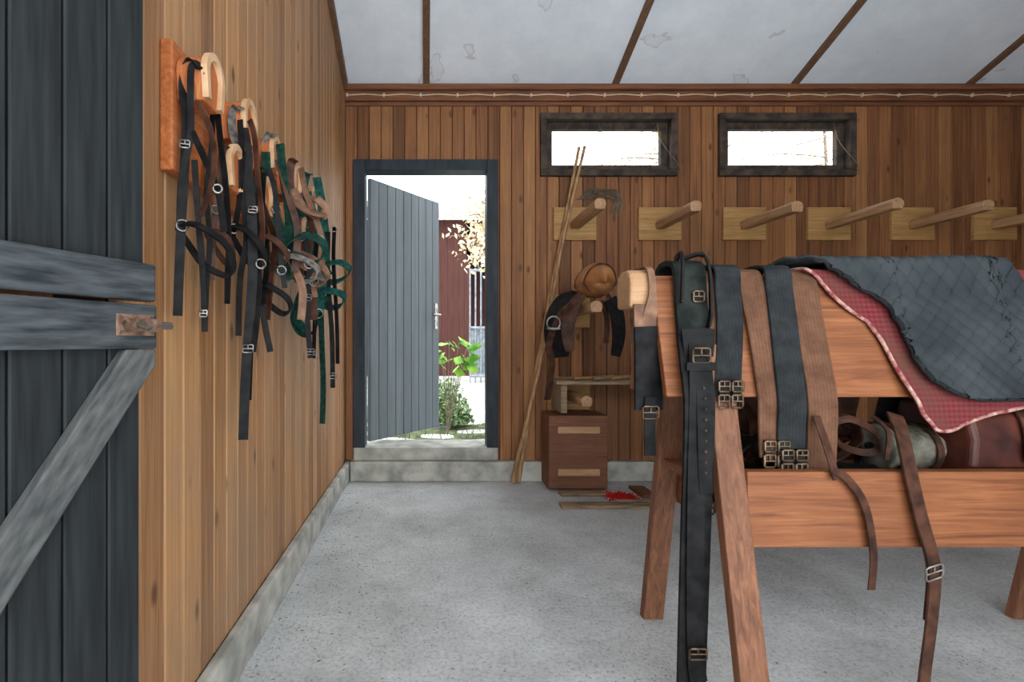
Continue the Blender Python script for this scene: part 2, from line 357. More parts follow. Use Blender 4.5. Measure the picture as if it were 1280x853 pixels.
mb=MB(); mb.box((LWX,D-0.035,2.70),(XR,D,2.775)); mb.box((LWX,D-0.075,2.762),(XR,D-0.036,2.80)); mb.box((LWX,D-0.018,2.672),(XR,D,2.698)); mb.build('trim_6',[m_trim],bevel=0.004)
mb=MB(); mb.prism([(LWX,0.93,zc(0.93)-0.06),(LWX,D-0.08,zc(D-0.08)-0.06),(LWX,D-0.08,zc(D-0.08)),(LWX,0.93,zc(0.93))],(0.03,0,0)); mb.build('trim_7',[m_batten],bevel=0.003)
mb=MB(); P=[]
x=LWX+0.02; q=0
while x<XR:
    P.append((x,D-0.041,2.737+(0.004 if q%2 else -0.004))); x+=0.13; q+=1
mb.tube(P,0.0045,0,n=3,seg=6)
for p in P[::2]: mb.box((p[0]-0.006,D-0.05,p[2]-0.011),(p[0]+0.006,D-0.0355,p[2]+0.011))
mb.build('electric_cable',[m_wire])
mb=MB(); mb.box((LWX,0.93,0),(-0.545,D,0.135)); mb.build('baseboard_left',[m_curb],bevel=0.008)
mb=MB(); mb.box((-0.54,D-0.055,0),(XR,D+0.02,0.14)); mb.build('baseboard_back',[m_curb],bevel=0.008)
mb=MB(); mb.box((DX0-0.0,D-0.02,0.141),(DX1,D+0.28,0.235)); mb.build('door_sill_step',[m_curb],bevel=0.008)
mb=MB()
fy0,fy1=D-0.03,D+0.10
mb.box((DX0,fy0,0.236),(DX0+0.085,fy1,DZ1)); mb.box((DX1-0.08,fy0,0.236),(DX1,fy1,DZ1)); mb.box((DX0+0.085,fy0,DZ1-0.075),(DX1-0.08,fy1,DZ1))
d1=empty('door_1'); mb.build('frame',[m_frame],parent=d1,bevel=0.004)
mb=MB(); LEN=0.845
n=9; w=LEN/n
hx,hy=-0.415,D+0.115; ddx,ddy=0.527/LEN,0.66/LEN; 
for i in range(n):
    a=i*w+0.0015; b=(i+1)*w-0.0015
    th=0.035
    nx,ny=-ddy*th,ddx*th
    mb.prism([(hx+ddx*a,hy+ddy*a,0.25),(hx+ddx*b,hy+ddy*b,0.25),(hx+ddx*b,hy+ddy*b,2.20),(hx+ddx*a,hy+ddy*a,2.20)],(nx,ny,0))
for z in (0.45,1.2,1.95):
    a,b=0.03,LEN-0.03; th=0.03; o1=0.0365
    A=(hx+ddx*a-ddy*o1,hy+ddy*a+ddx*o1); B=(hx+ddx*b-ddy*o1,hy+ddy*b+ddx*o1)
    mb.prism([(A[0],A[1],z-0.06),(B[0],B[1],z-0.06),(B[0],B[1],z+0.06),(A[0],A[1],z+0.06)],(-ddy*th,ddx*th,0))
mb.build('leaf',[m_leaf],parent=d1,bevel=0.004,bs=1)
mb=MB(); a=LEN-0.05
hp=Vector((hx+ddx*a+ddy*0.006,hy+ddy*a-ddx*0.006,1.22)); dv=Vector((ddx,ddy,0)); nv=Vector((ddy,-ddx,0))
mb.prism([hp-dv*0.018+Vector((0,0,-0.12)),hp+dv*0.018+Vector((0,0,-0.12)),hp+dv*0.018+Vector((0,0,0.1)),hp-dv*0.018+Vector((0,0,0.1))],-nv*0.006)
mb.tube([hp,hp+nv*0.045,hp+nv*0.05-dv*0.03,hp+nv*0.05-dv*0.11],0.008,0,n=4)
mb.build('handle',[m_metal],parent=d1)

for k,(x0,x1,z0,z1) in enumerate(WINS):
    e=empty('window_%d'%(k+1)); mb=MB(); y0,y1=D-0.03,D+0.09; t=0.045
    def fr(x0,x1,z0,z1,t,y0,y1):
        mb.box((x0,y0,z0),(x1,y1,z0+t)); mb.box((x0,y0,z1-t),(x1,y1,z1)); mb.box((x0,y0,z0+t),(x0+t,y1,z1-t)); mb.box((x1-t,y0,z0+t),(x1,y1,z1-t))
    fr(x0,x1,z0,z1,t,y0,y1); fr(x0+t,x1-t,z0+t,z1-t,0.05,D+0.03,D+0.075)
    mb.build('frame',[m_winframe],parent=e,bevel=0.004)
    mb=MB()
    for q in range(7):
        xx=U(x0+0.1,x1-0.1); 
        mb.tube([(xx,D+0.02,z1-0.05),(xx+U(-.05,.05),D+0.015,(z0+z1)/2+U(-.1,.1)),(xx+U(-.2,.2),D-0.0,z0+0.05)],0.0011,0,n=4,seg=4)
    mb.tube([(x1-0.13,D+0.02,z1-0.05),(x1-0.1,D,z1-0.2),(x1-0.02,D-0.035,z0+0.1),(x1+0.02,D-0.03,z0+0.03)],0.003,0,n=4,seg=5)
    mb.build('cobweb_strands',[m_web],parent=e)
mb=MB()
for q in range(22):
    c=Vector(W(752,243,D-0.03))
    P=[(c.x-0.16+U(-.02,.02),D-0.01,c.z-0.03),(c.x-0.05+U(-.04,.04),D-U(.01,.05),c.z+U(-.02,.05)),(c.x+0.06+U(-.04,.04),D-U(.01,.05),c.z+U(-.03,.04)),(c.x+0.12+U(-.03,.03),D-0.02,c.z+U(-.06,.0)),(c.x+0.12+U(-.06,.02),D-0.01,c.z-U(0.06,0.15))]
    mb.tube(P,0.0018,0,n=4,seg=4)
mb.build('cobweb_tangle',[m_web])

def rack(X,z,L=0.5,name='saddle_rack',tilt=0.0):
    e=empty(name); mb=MB(); mb.box((X-0.152,D-0.028,z-0.117),(X+0.152,D-0.001,z+0.117)); mb.build('backboard',[m_pine],parent=e,bevel=0.004)
    mb=MB(); k=[]
    for j in range(13):
        a=math.pi*j/12; k.append((X+0.037*math.cos(a),D-0.028,z-0.005+0.032*math.sin(a)))
    k+=[(X-0.030,D-0.028,z-0.04),(X+0.030,D-0.028,z-0.04)]
    mb.prism(k,(0,-L,tilt),sm=False); mb.build('peg',[m_peg],parent=e,bevel=0.004)
for X in (1.057,1.66,2.262,2.864,3.459,4.045): rack(X,1.828,L=U(0.46,0.52),tilt=U(-0.01,0.01))
rack(1.01,1.205,L=0.58); rack(1.01,0.62,L=0.40)

for k,(b,t,Yb,Yt) in enumerate((((640,606),(731,183),3.44,3.49),((648,603),(724,184),3.46,3.51))):
    mb=MB(); A=Vector(W(b[0],b[1],Yb)); A.z=0.012; B=Vector(W(t[0],t[1],Yt)); 
    M1=A.lerp(B,0.35)+Vector((0.015*(1-2*k),0,0)); M2=A.lerp(B,0.7)+Vector((-0.01,0,0))
    mb.tube([A,M1,M2,B],(lambda q:0.016-0.005*q),0,n=6,seg=10); mb.build('bamboo_pole',[m_pole])

# ---------------------------------------------------------------- near stable door on the left
sd=empty('door_2')
fe=Vector((-0.50,0.88,0)); dd=Vector((0.371,0.928,0)).normalized(); nn=Vector((0.928,-0.371,0)).normalized()
def DP(u,z,o=0): return fe-dd*u+nn*o+Vector((0,0,z))
def dslab(mb,u0,u1,z0,z1,o0,o1): mb.prism([DP(u0,z0,o0),DP(u1,z0,o0),DP(u1,z1,o0),DP(u0,z1,o0)],nn*(o1-o0))
mb=MB(); us=[0.0,0.067,0.137,0.21,0.28,0.35,0.42,0.49,0.56,0.63,0.70,0.77]
for a,b in zip(us[:-1],us[1:]): dslab(mb,a+0.0015,b-0.0015,1.06,2.15,-0.03,0.0)
mb.build('upper_leaf_planks',[m_barn],parent=sd,bevel=0.0025,bs=1)
mb=MB()
for a,b in zip(us[:-1],us[1:]): dslab(mb,a+0.0015+(0.008 if a==0 else 0),b-0.0015,0.02,1.045,-0.03,0.0)
mb.build('lower_leaf_planks',[m_barn],parent=sd,bevel=0.0025,bs=1)
mb=MB(); dslab(mb,-0.006,0.78,1.056,1.122,0.001,0.022); dslab(mb,-0.006,0.78,0.974,1.050,0.001,0.024)
mb.build('ledge_rails',[m_rail],parent=sd,bevel=0.004)
mb=MB()
mb.prism([DP(-0.004,0.973,0.001),DP(0.05,0.973,0.001),DP(0.62,0.18,0.001),DP(0.62,0.085,0.001),DP(-0.004,0.945,0.001)],nn*0.022)
mb.build('diagonal_brace',[m_brace],parent=sd,bevel=0.003)
mb=MB(); dslab(mb,0.002,0.072,0.996,1.032,0.0245,0.0275)
mb.tube([DP(0.066,1.014,0.038),DP(-0.022,1.014,0.038)],0.0065,1,n=1,seg=14)
for u in (0.060,0.037,0.012): mb.tube([DP(u+0.006,1.014,0.038),DP(u-0.006,1.014,0.038)],0.0115,0,n=1,seg=14)
mb.tube([DP(0.048,1.014,0.044),DP(0.048,1.008,0.066)],0.004,1,n=1)
for u in (0.008,0.066):
    for z in (1.001,1.027): mb.tube([DP(u,z,0.0275),DP(u,z,0.0295)],0.003,1,n=1)
mb.build('barrel_bolt',[m_rust,m_metal],parent=sd,bevel=0.001)

# ---------------------------------------------------------------- bridle board with hooks
bb=empty('bridle_rack'); mb=MB(); mb.box((LWX+0.001,1.075,1.36),(LWX+0.03,2.45,1.645)); mb.build('board',[m_board],parent=bb,bevel=0.004)
def hook(Y,ztop,i,L=0.060):
    mb=MB(); x0=LWX+0.031
    def arch(w,h,drop):
        P=[]
        for j in range(15):
            a=math.pi*j/14; P.append((Y+w*math.cos(a),ztop-h+h*math.sin(a)))
        P+= [(Y-w*0.8,ztop-drop),(Y+w*0.8,ztop-drop)]; return P
    mb.prism([(x0,y,z) for y,z in arch(0.046,0.05,0.110)],(L,0,0)); mb.build('hook_body_%d'%i,[m_hook],parent=bb,bevel=0.003)
    mb=MB(); P=[(x0+L+0.004,y,z) for y,z in arch(0.041,0.046,0.105)]
    P=P[-1:]+P[:-1]
    mb.ribbon(P,0.014,0.016,(1,0,0),0,n=2); mb.build('hook_rim_%d'%i,[m_rim],parent=bb,bevel=0.002)
hk=[(1.13,1.63),(1.36,1.64),(1.60,1.64),(1.86,1.64),(2.12,1.64),(1.265,1.48),(1.51,1.48),(1.76,1.48),(2.0,1.48)]
for i,(y,z) in enumerate(hk): hook(y,z,i+1)
MT=[m_blk,m_brn,m_grn,m_tan,m_metal,m_teal,m_gry]
def bridle(name,Y,strs,rings=(),loops=(),buckles=()):
    mb=MB(); j=0
    for (mi,w,pts) in strs:
        P=[]
        for k,(px,py) in enumerate(pts):
            yy=Y+0.012*math.sin(j*2.3+k*0.7); x,_,z=W(px,py,yy); x=max(x,LWX+0.012); P.append((x,yy,z))
        mb.ribbon(P,w*0.95,0.004,(0.85,0.5*math.cos(j),0),mi); j+=1
    for (mi,w,pts) in loops:
        P=[]
        n=len(pts)
        for k,(px,py) in enumerate(pts):
            yy=Y+0.03*math.sin(2*math.pi*k/n); x,_,z=W(px,py,yy); x=max(x,LWX+0.012); P.append((x,yy,z))
        mb.ribbon(P,w,0.005,(0.25,0.75,0.6),mi,closed=True); j+=1
    for (px,py,r) in rings:
        mb.ring(W(px,py,Y-0.015),r,0.0024,(0.9,0.4,0),(0,0,1),4)
    for (px,py,w,h) in buckles:
        mb.buckle(W(px,py,Y-0.017),w,h,(0.9,0.3,0),(0,0,1),0.002,4)
    mb.build(name,MT)
bridle('bridle',1.08,[
 (0,.020,[(252,86),(243,76),(234,82),(229,110),(233,150),(231,200),(229,240),(226,290),(222,395)]),
 (0,.014,[(252,88),(240,82),(238,120),(238,170),(226,235),(225,330)]),
 (0,.016,[(240,165),(252,190),(266,222),(274,245),(280,290)]),
 (6,.018,[(254,96),(246,84),(238,104),(240,128)]),
 (1,.014,[(248,130),(262,160),(268,200),(262,240),(250,270)]),
 (0,.013,[(243,200),(246,250),(250,300),(254,350),(256,415)]),
 ],rings=[(272,236,.009),(228,282,.012)],loops=[(0,.016,[(223,284),(236,306),(256,332),(284,345),(292,334),(284,308),(262,290),(240,280)])],buckles=[(231,180,.020,.016),(254,392,.016,.014)])
bridle('bridle',1.2,[
 (1,.016,[(284,182),(278,190),(275,220),(270,260),(266,300),(264,350)]),
 (0,.013,[(266,140),(264,190),(258,240),(262,300),(258,360),(256,412)]),
 (0,.015,[(272,140),(276,180),(282,230),(286,300),(284,378)]),
 ],rings=[(270,262,.010)],loops=[(1,.014,[(258,290),(270,312),(284,330),(292,322),(286,300),(272,290)])])
bridle('bridle',1.30,[
 (6,.022,[(302,136),(296,134),(290,144),(291,166),(297,185)]),
 (0,.026,[(297,180),(308,215),(314,260),(316,330),(312,400),(307,470),(304,550)]),
 (0,.016,[(300,150),(302,200),(298,260),(286,320),(284,380)]),
 (1,.018,[(312,150),(318,170),(322,220),(328,280),(326,330)]),
 (0,.018,[(318,300),(324,350),(320,410),(316,440)]),
 (0,.016,[(296,200),(304,250),(308,300),(300,350),(298,420)]),
 (0,.018,[(306,160),(312,200),(308,250),(312,300),(318,330)]),
 ],rings=[(292,286,.012),(326,330,.012)],loops=[(0,.020,[(287,284),(296,306),(314,330),(329,330),(330,316),(316,296),(300,284)])],buckles=[(310,436,.026,.020),(316,262,.022,.016)])
bridle('bridle',1.42,[
 (0,.018,[(328,210),(322,214),(318,250),(322,300),(324,350),(330,400),(338,440)]),
 (0,.016,[(336,212),(344,240),(348,290),(352,330),(356,360)]),
 (0,.022,[(324,300),(316,360),(313,420),(310,500)]),
 (1,.022,[(322,240),(334,270),(344,300),(340,340),(334,400)]),
 (0,.018,[(330,216),(328,260),(334,320),(328,380)]),
 ],rings=[(352,338,.012)],loops=[(0,.020,[(322,362),(334,378),(352,392),(363,388),(360,374),(344,362),(330,356)]),(1,.022,[(320,300),(336,318),(352,330),(360,322),(350,306),(334,296)])])
bridle('halter',1.55,[
 (6,.026,[(344,170),(338,168),(331,182),(334,210),(340,235)]),
 (2,.032,[(338,225),(344,262),(346,300),(350,340)]),
 (2,.028,[(350,180),(354,220),(360,262),(362,310),(358,350)]),
 (3,.026,[(345,262),(356,290),(368,322),(384,335)]),
 (2,.030,[(345,330),(360,318),(385,326)]),
 (2,.028,[(332,190),(336,240),(352,290),(372,320),(384,330)]),
 (3,.026,[(356,300),(366,330),(378,362),(376,400)]),
 (1,.024,[(348,200),(362,250),(372,290),(368,340)]),
 ],rings=[(346,262,.014),(358,318,.015),(386,330,.014)],loops=[(2,.032,[(352,318),(370,332),(396,328),(406,312),(396,298),(372,296)]),(6,.024,[(340,330),(356,346),(384,352),(398,340),(384,326),(360,320)])])
bridle('bridle',1.76,[
 (1,.032,[(370,200),(364,204),(362,226),(366,252),(372,290),(374,330)]),
 (3,.030,[(366,236),(382,262),(400,272),(408,262),(396,248)]),
 (3,.022,[(376,210),(382,240),(392,266),(402,300),(398,340)]),
 (6,.020,[(350,340),(372,330),(396,345),(408,352)]),
 (3,.018,[(356,352),(380,350),(400,338),(404,325)]),
 (6,.020,[(352,312),(370,340),(386,350),(402,342),(410,350)]),
 (3,.022,[(352,330),(366,344),(388,352),(394,372)]),
 (0,.020,[(380,290),(386,330),(384,390),(388,448)]),
 (1,.030,[(374,300),(380,330),(390,360),(392,400)]),
 (1,.026,[(384,262),(390,290),(384,320),(372,350)]),
 ],rings=[(376,296,.015),(400,300,.014),(392,352,.016)],loops=[(3,.028,[(352,322),(368,340),(396,356),(410,346),(398,328),(372,316)]),(3,.026,[(366,250),(380,244),(402,256),(404,268),(384,264)])],buckles=[(384,372,.028,.022),(388,440,.026,.02)])
bridle('halter',1.98,[
 (5,.038,[(388,218),(382,220),(379,246),(386,290),(394,330),(390,375)]),
 (5,.036,[(396,222),(403,262),(407,310),(404,350),(398,390)]),
 (5,.034,[(370,385),(380,360),(394,345),(412,350)]),
 (2,.028,[(400,352),(402,420),(404,480),(403,530)]),
 (5,.038,[(392,350),(378,376),(370,396),(382,414)]),
 (5,.034,[(384,240),(394,280),(398,320),(412,345)]),
 (2,.034,[(376,350),(384,370),(398,380),(412,372)]),
 (2,.030,[(380,230),(372,270),(374,310),(384,350)]),
 (0,.020,[(410,290),(410,350),(415,420),(416,485)]),
 (0,.018,[(418,284),(417,330),(421,400),(422,455)]),
 (0,.018,[(396,300),(394,380),(392,448)]),
 ],rings=[(386,290,.018),(398,392,.018),(408,345,.016),(417,286,.012)],
 loops=[(5,.034,[(402,346),(416,353),(433,346),(437,336),(424,328),(406,332)]),(5,.036,[(394,372),(410,384),(426,382),(430,370),(414,364),(398,364)]),(2,.036,[(366,396),(374,414),(388,418),(396,404),(388,386),(372,380)])],buckles=[(392,444,.028,.028),(416,470,.026,.022)])

# ---------------------------------------------------------------- trestle saddle horse
YR,ZRg=1.45,1.180; YBt,ZBt=1.36,0.834; YC=1.4875
LP=math.hypot(YR-YBt,ZRg-ZBt)
th=empty('trestle_saddle_stand')
X0,X1=0.66,2.42
def quadbeam(mb,pts,x0,x1,mi=0): mb.prism([(x0,y,z) for y,z in pts],(x1-x0,0,0),mi)
mb=MB()
for sgn in (1,-1):
    f=lambda y: YC+(y-YC)*sgn
    quadbeam(mb,[(f(YR),ZRg),(f(YBt),ZBt),(f(YBt+0.026),ZBt),(f(YR+0.022),ZRg)],X0,X1)
mb.build('sloped_boards',[m_horsew],parent=th,bevel=0.004)
mb2=MB(); mb2.prism([(0.66,YC-0.012,ZRg-0.02),(0.66,YC+0.012,ZRg-0.02),(0.66,YC+0.03,1.05),(0.66,YC-0.03,1.05)],(1.76,0,0)); mb2.build('ridge_core',[m_horsew],parent=th)
mb=MB(); hh=[(YC-0.05,1.085),(YC-0.054,1.15),(YC-0.045,1.185),(YC-0.02,1.198),(YC+0.02,1.198),(YC+0.045,1.185),(YC+0.054,1.15),(YC+0.05,1.085)]
mb.prism([(0.59,y,z) for y,z in hh],(0.069,0,0)); mb.build('ridge_block',[m_palewood],parent=th,bevel=0.008)
mb=MB()
for X in (0.805,2.12):
    for s in (-1,1):
        a=(YC+s*0.098,0.98); b=(YC+s*0.2875,0.0); wx=0.072; ty=0.034
        mb.prism([(X-wx/2,a[0]-ty/2,a[1]),(X-wx/2,a[0]+ty/2,a[1]),(X-wx/2,b[0]+ty/2,0),(X-wx/2,b[0]-ty/2,0)],(wx,0,0))
mb.build('legs',[m_horsez],parent=th,bevel=0.004)
mb=MB(); mb.box((0.842,1.300,0.446),(X1,1.335,0.645)); mb.box((0.842,1.64,0.446),(X1,1.675,0.645)); mb.build('lower_rails',[m_horsew],parent=th,bevel=0.004)
mb=MB(); mb.box((0.78,1.336,0.575),(X1,1.639,0.60)); mb.build('shelf',[m_horsew],parent=th,bevel=0.003)

def SF(X,s,off=0.0):
    sg=1 if s>=0 else -1; a=abs(s)
    half=0.04
    if a<half:
        q=a/half; y=YC-sg*(0.0375+off)*math.sin(q*math.pi/2); z=ZRg+off+0.004-(0.012)*(1-math.cos(q*math.pi/2))
        return Vector((X,y,z))
    b=a-half; dy=(YR-YBt)/LP; dz=(ZRg-ZBt)/LP
    if b<LP: y=YC-sg*(0.0375+dy*b+off); z=ZRg-dz*b+off*(1-min(1,b/0.06))-0.008
    else: y=YC-sg*(0.0375+dy*LP+off); z=ZRg-dz*LP-0.008-(b-LP)
    return Vector((X,y,z))
def girth(name,xt,xb,zend,w,mat,off,backlen=0.3,double=True,blen=0.06):
    e=empty(name); mb=MB()
    send=0.04+LP+(ZBt-0.008-zend); P=[]
    n=16
    for i in range(n+1):
        s=-backlen+(send+backlen)*i/n
        fr=max(0,s)/send; P.append(SF(xt+(xb-xt)*fr+0.003*math.sin(fr*6+xt*20),s,off+ (0.006*math.sin(fr*5))))
    mb.ribbon(P,w,0.009,(1,0,0),0,n=4)
    mb.build('web',[mat],parent=e,bevel=0.002,bs=1)
    mb=MB(); c=P[-1]
    for k in (-1,1):
        cx=c.x+k*w*0.25
        mb.ribbon([(cx,c.y-0.008,zend+blen*0.8),(cx,c.y-0.010,zend+0.02),(cx,c.y-0.006,zend-0.012)],w*0.32,0.005,(1,0,0),1,n=3)
        mb.buckle((cx,c.y-0.014,zend-0.008),w*0.40,0.034,(1,0,0),(0,0,1),0.0032,0)
        mb.buckle((cx,c.y-0.016,zend+0.032),w*0.40,0.028,(1,0,0),(0,0,1),0.0028,0)
    mb.build('buckles',[m_brass,m_brn if mat is m_gb else m_blk],parent=e)
girth('brown_girth',0.832,0.785,0.545,0.074,m_gb,0.010)
girth('slate_girth',0.866,0.818,0.835,0.072,m_gg,0.026)
girth('brown_girth',0.930,0.948,0.672,0.074,m_gb,0.012)
girth('slate_girth',1.005,0.985,0.65,0.076,m_gg,0.022)
girth('brown_girth',1.085,1.072,0.555,0.080,m_gb,0.012)
e=empty('black_breastplate_harness'); mb=MB()
P=[SF(0.765,-0.25,0.02),SF(0.76,-0.12,0.02),SF(0.755,-0.02,0.025),SF(0.75,0.03,0.028),SF(0.748,0.12,0.026),SF(0.742,0.24,0.026)]
mb.ribbon(P,0.088,0.016,(1,0,0),1,n=5)
Pz=lambda s:SF(0.742-0.03*s,s,0.034)
mb.ribbon([Pz(0.22),Pz(0.3),Pz(0.42),Pz(0.7),Pz(1.0),Pz(1.15)],lambda q:0.088-0.012*q,0.009,(1,0.05,0),0,n=5)
mb.ribbon([SF(0.745,0.2,0.046),SF(0.738,0.34,0.046),SF(0.735,0.48,0.046),SF(0.738,0.60,0.046),SF(0.742,0.64,0.046)],0.036,0.006,(1,0,0),0,n=5)
mb.ribbon([SF(0.742,0.2,0.047),SF(0.725,0.36,0.044),SF(0.715,0.6,0.044),SF(0.712,0.9,0.044),SF(0.715,1.08,0.044),SF(0.722,1.14,0.044)],0.046,0.006,(1,0,0),0,n=5)
mb.ribbon([SF(0.70,0.235,0.046),SF(0.74,0.232,0.05),SF(0.785,0.235,0.046)],0.075,0.006,(0,0,1),0,n=4)
mb.ribbon([SF(0.70,0.30,0.05),SF(0.74,0.302,0.056),SF(0.78,0.30,0.05)],0.022,0.006,(0,0,1),0,n=4)
mb.ribbon([SF(0.71,0.12,0.05),SF(0.72,0.04,0.055),SF(0.75,0.0,0.042),SF(0.785,0.04,0.055),SF(0.79,0.13,0.05),SF(0.775,0.19,0.05)],0.02,0.006,(0.3,1,0.5),0,n=5)
mb.buckle(SF(0.738,0.27,0.062),0.046,0.04,mi=2,tr=0.003)
mb.buckle(SF(0.765,0.10,0.042),0.03,0.03,mi=2,tr=0.003)
mb.buckle(SF(0.715,1.06,0.055),0.045,0.028,mi=2,tr=0.003)
for q in range(9): mb.ring(SF(0.738+0.0,0.36+0.028*q,0.0505),0.0025,0.0012,mi=2,k=8)
mb.build('straps',[m_blk,noisemat('green_black_felt',(22,28,26),(44,48,44),scale=20,rough=0.8,spec=0.15),m_brass],parent=e,bevel=0.0015,bs=1)
e=empty('black_leather_girth'); mb=MB(); X=0.630
mb.ribbon([(X+0.018,YC+0.068,0.98),(X+0.018,YC+0.069,1.12),(X+0.018,YC+0.05,1.200),(X+0.018,YC,1.206),(X+0.018,YC-0.05,1.195),(X+0.018,YC-0.066,1.13),(X+0.012,YC-0.062,1.05)],lambda q:0.020+0.03*max(0,q-0.85)/0.15,0.005,(1,0,0),1,n=5)
mb.ribbon([(X+0.006,YC-0.056,1.095),(X+0.006,YC-0.060,1.06),(X+0.006,YC-0.062,1.0)],0.078,0.008,(1,0,0),1,n=5)
mb.ribbon([(X+0.003,YC-0.070,1.03),(X+0.006,YC-0.066,0.96),(X+0.008,YC-0.062,0.87),(X+0.008,YC-0.062,0.79)],0.082,0.010,(1,0.1,0),0,n=5)
mb.ribbon([(X+0.008,YC-0.074,0.83),(X+0.008,YC-0.07,0.74),(X+0.01,YC-0.068,0.66)],0.032,0.005,(1,0,0),0,n=5)
mb.buckle((X+0.008,YC-0.078,0.785),0.045,0.035,mi=2)
mb.build('strap',[m_blk,m_tan,m_brass],parent=e,bevel=0.0015,bs=1)

def lerpt(T,x):
    if x<=T[0][0]: return T[0][1]
    for (a,b),(c,d) in zip(T[:-1],T[1:]):
        if x<=c: return b+(d-b)*(x-a)/max(c-a,1e-9)
    return T[-1][1]
def pad(name,cols,T0,T1,off,mats,quilt=0.0,th=0.01,nv=110,edge=None,fold=0.006,per=0.046,flare=0.0):
    e=empty(name); mb=MB(); nu=len(cols)
    def fn(u,v):
        X=cols[int(round(u*(nu-1)))]; s0=lerpt(T0,X); s1=lerpt(T1,X); s=s0+(s1-s0)*v
        amp=min(1,max(0.25,s/0.1))
        o=off+fold*amp*(math.sin(X*13+s*7)+0.5*math.sin(X*31-s*19))
        if quilt:
            XX=X+0.004*math.sin(s*20); a=abs(math.sin(math.pi*(XX+s)/per)); b=abs(math.sin(math.pi*(XX-s)/per)); o+=quilt*(a*b)**0.5
        o+=max(0,s-0.30)*0.10 + flare*max(0,v-0.8)/0.2
        return SF(X,s,o)
    mb.grid(fn,nu,nv); mb.build('cloth',[mats[0]],parent=e,solid=th)
    if edge:
        mb=MB(); 
        P=[fn(0,1-k/(nv-1)) for k in range(nv)][::-1][::4]
        Q=[fn(i/(nu-1),1) for i in range(0,nu,2)]
        mb.tube(P[:-1]+Q,edge,0,n=2,seg=8); mb.build('piping',[mats[1]],parent=e)
    return e
def colsamp(a,b,n,dense=None):
    c=[a+(b-a)*i/(n-1) for i in range(n)]
    if dense: c+= [dense[0]+(dense[1]-dense[0])*i/30 for i in range(31)]
    return sorted(set(c))
pad('tan_saddle_pad',colsamp(1.55,2.35,70),[(1.55,-0.3)],[(1.55,0.02),(1.62,0.22),(2.35,0.33)],0.016,[m_tanpad,m_tanpad],th=0.010,fold=0.004)
pad('red_lined_saddle_pad',colsamp(1.10,1.95,110,(1.24,1.34)),[(1.1,-0.3)],
    [(1.10,0.03),(1.14,0.075),(1.20,0.135),(1.25,0.175),(1.275,0.23),(1.30,0.34),(1.325,0.43),(1.36,0.475),(1.40,0.475),(1.46,0.45),(1.52,0.43),(1.58,0.42),(1.65,0.405),(1.95,0.40)],0.018,[m_plaid,m_edge],th=0.012,edge=0.005,fold=0.004)
pad('quilted_saddle_pad',colsamp(1.075,2.0,380,(1.30,1.36)),[(1.075,-0.03),(1.12,-0.2),(1.2,-0.3),(1.58,-0.3),(1.61,-0.02),(1.66,0.05),(1.74,0.13),(1.85,0.24),(2.0,0.32)],
    [(1.075,0.0),(1.12,0.035),(1.20,0.07),(1.27,0.10),(1.30,0.13),(1.32,0.20),(1.335,0.29),(1.355,0.335),(1.40,0.37),(1.46,0.39),(1.60,0.39),(2.0,0.385)],0.034,[m_quilt,m_piping],quilt=0.0085,th=0.012,edge=0.006,nv=280,fold=0.006)

# shelf contents
e=empty('embossed_grey_bag'); mb=MB()
def roll(u,v):
    a=2*math.pi*v; x=1.305+0.16*u
    en=min(1,math.sin(math.pi*min(max(u,0.0),1))*4+0.25)
    return Vector((x,1.46+0.075*en*math.cos(a)*(1+0.05*math.sin(a*3)),0.675+0.068*en*math.sin(a)+0.004*math.sin(u*50)*math.sin(a*10)))
mb.grid(roll,40,48); mb.build('body',[noisemat('embossed_grey_leather',(70,68,60),(116,112,98),scale=26,rough=0.6,bump=0.6,bscale=50,dist=0.006)],parent=e)
mb=MB()
for x in (1.34,1.43): mb.ribbon([(x,1.46+0.083*math.cos(a),0.675+0.074*math.sin(a)) for a in [i*math.pi/6 for i in range(12)]],0.018,0.004,(1,0,0),0,closed=True,n=3)
mb.build('straps',[m_brn],parent=e)
e=empty('brown_leather_saddlebag'); mb=MB()
mb.prism([(1.48,y,z) for y,z in ((1.345,0.647),(1.34,0.72),(1.355,0.785),(1.41,0.815),(1.56,0.81),(1.585,0.70),(1.575,0.602),(1.37,0.602))],(0.42,0,0)); mb.build('body',[noisemat('oxblood_leather',(46,22,18),(84,42,32),scale=12,rough=0.45,bump=0.2)],parent=e,bevel=0.016,bs=4)
mb=MB(); mb.ribbon([(1.62,1.50,0.82),(1.62,1.40,0.822),(1.62,1.345,0.78),(1.62,1.331,0.70),(1.62,1.333,0.66)],0.026,0.005,(1,0,0),0,n=4); mb.buckle((1.62,1.325,0.70),0.036,0.03,mi=1)
mb.build('strap',[m_brn,m_brass],parent=e)
e=empty('coiled_harness_leather'); mb=MB()
rs=random.Random(3)
for k in range(13):
    cx=0.93+0.028*k+rs.uniform(-.02,.02); cy=rs.uniform(1.44,1.55); rx=rs.uniform(.05,.10); rz=rs.uniform(.04,.085)
    ph=rs.uniform(0,3); P=[]
    for i in range(10):
        a=2*math.pi*i/10; P.append((cx+rx*math.cos(a)+0.01*math.sin(3*a+ph),cy+0.05*math.sin(a+ph),0.612+rz*(1+math.sin(a))+0.006*math.sin(2*a+ph)))
    mb.ribbon(P,rs.uniform(.02,.045),0.005,(0.2,1,0.1),0 if k%3 else 1,closed=True,n=4)
for k in range(3):
    P=[(0.90+0.1*i,1.40+0.02*k+0.02*math.sin(i*2+k),0.607+0.008*k) for i in range(5)]
    mb.ribbon(P,0.04,0.006,(0,1,0.1),1 if k==0 else 0,n=4)
mb.ribbon([(0.86,1.37,0.606),(0.92,1.375,0.61),(0.99,1.37,0.612)],0.04,0.012,(0,1,0.3),2,n=4)
mb.build('leather',[m_blk,m_brn,m_gry],parent=e)
mb=MB()
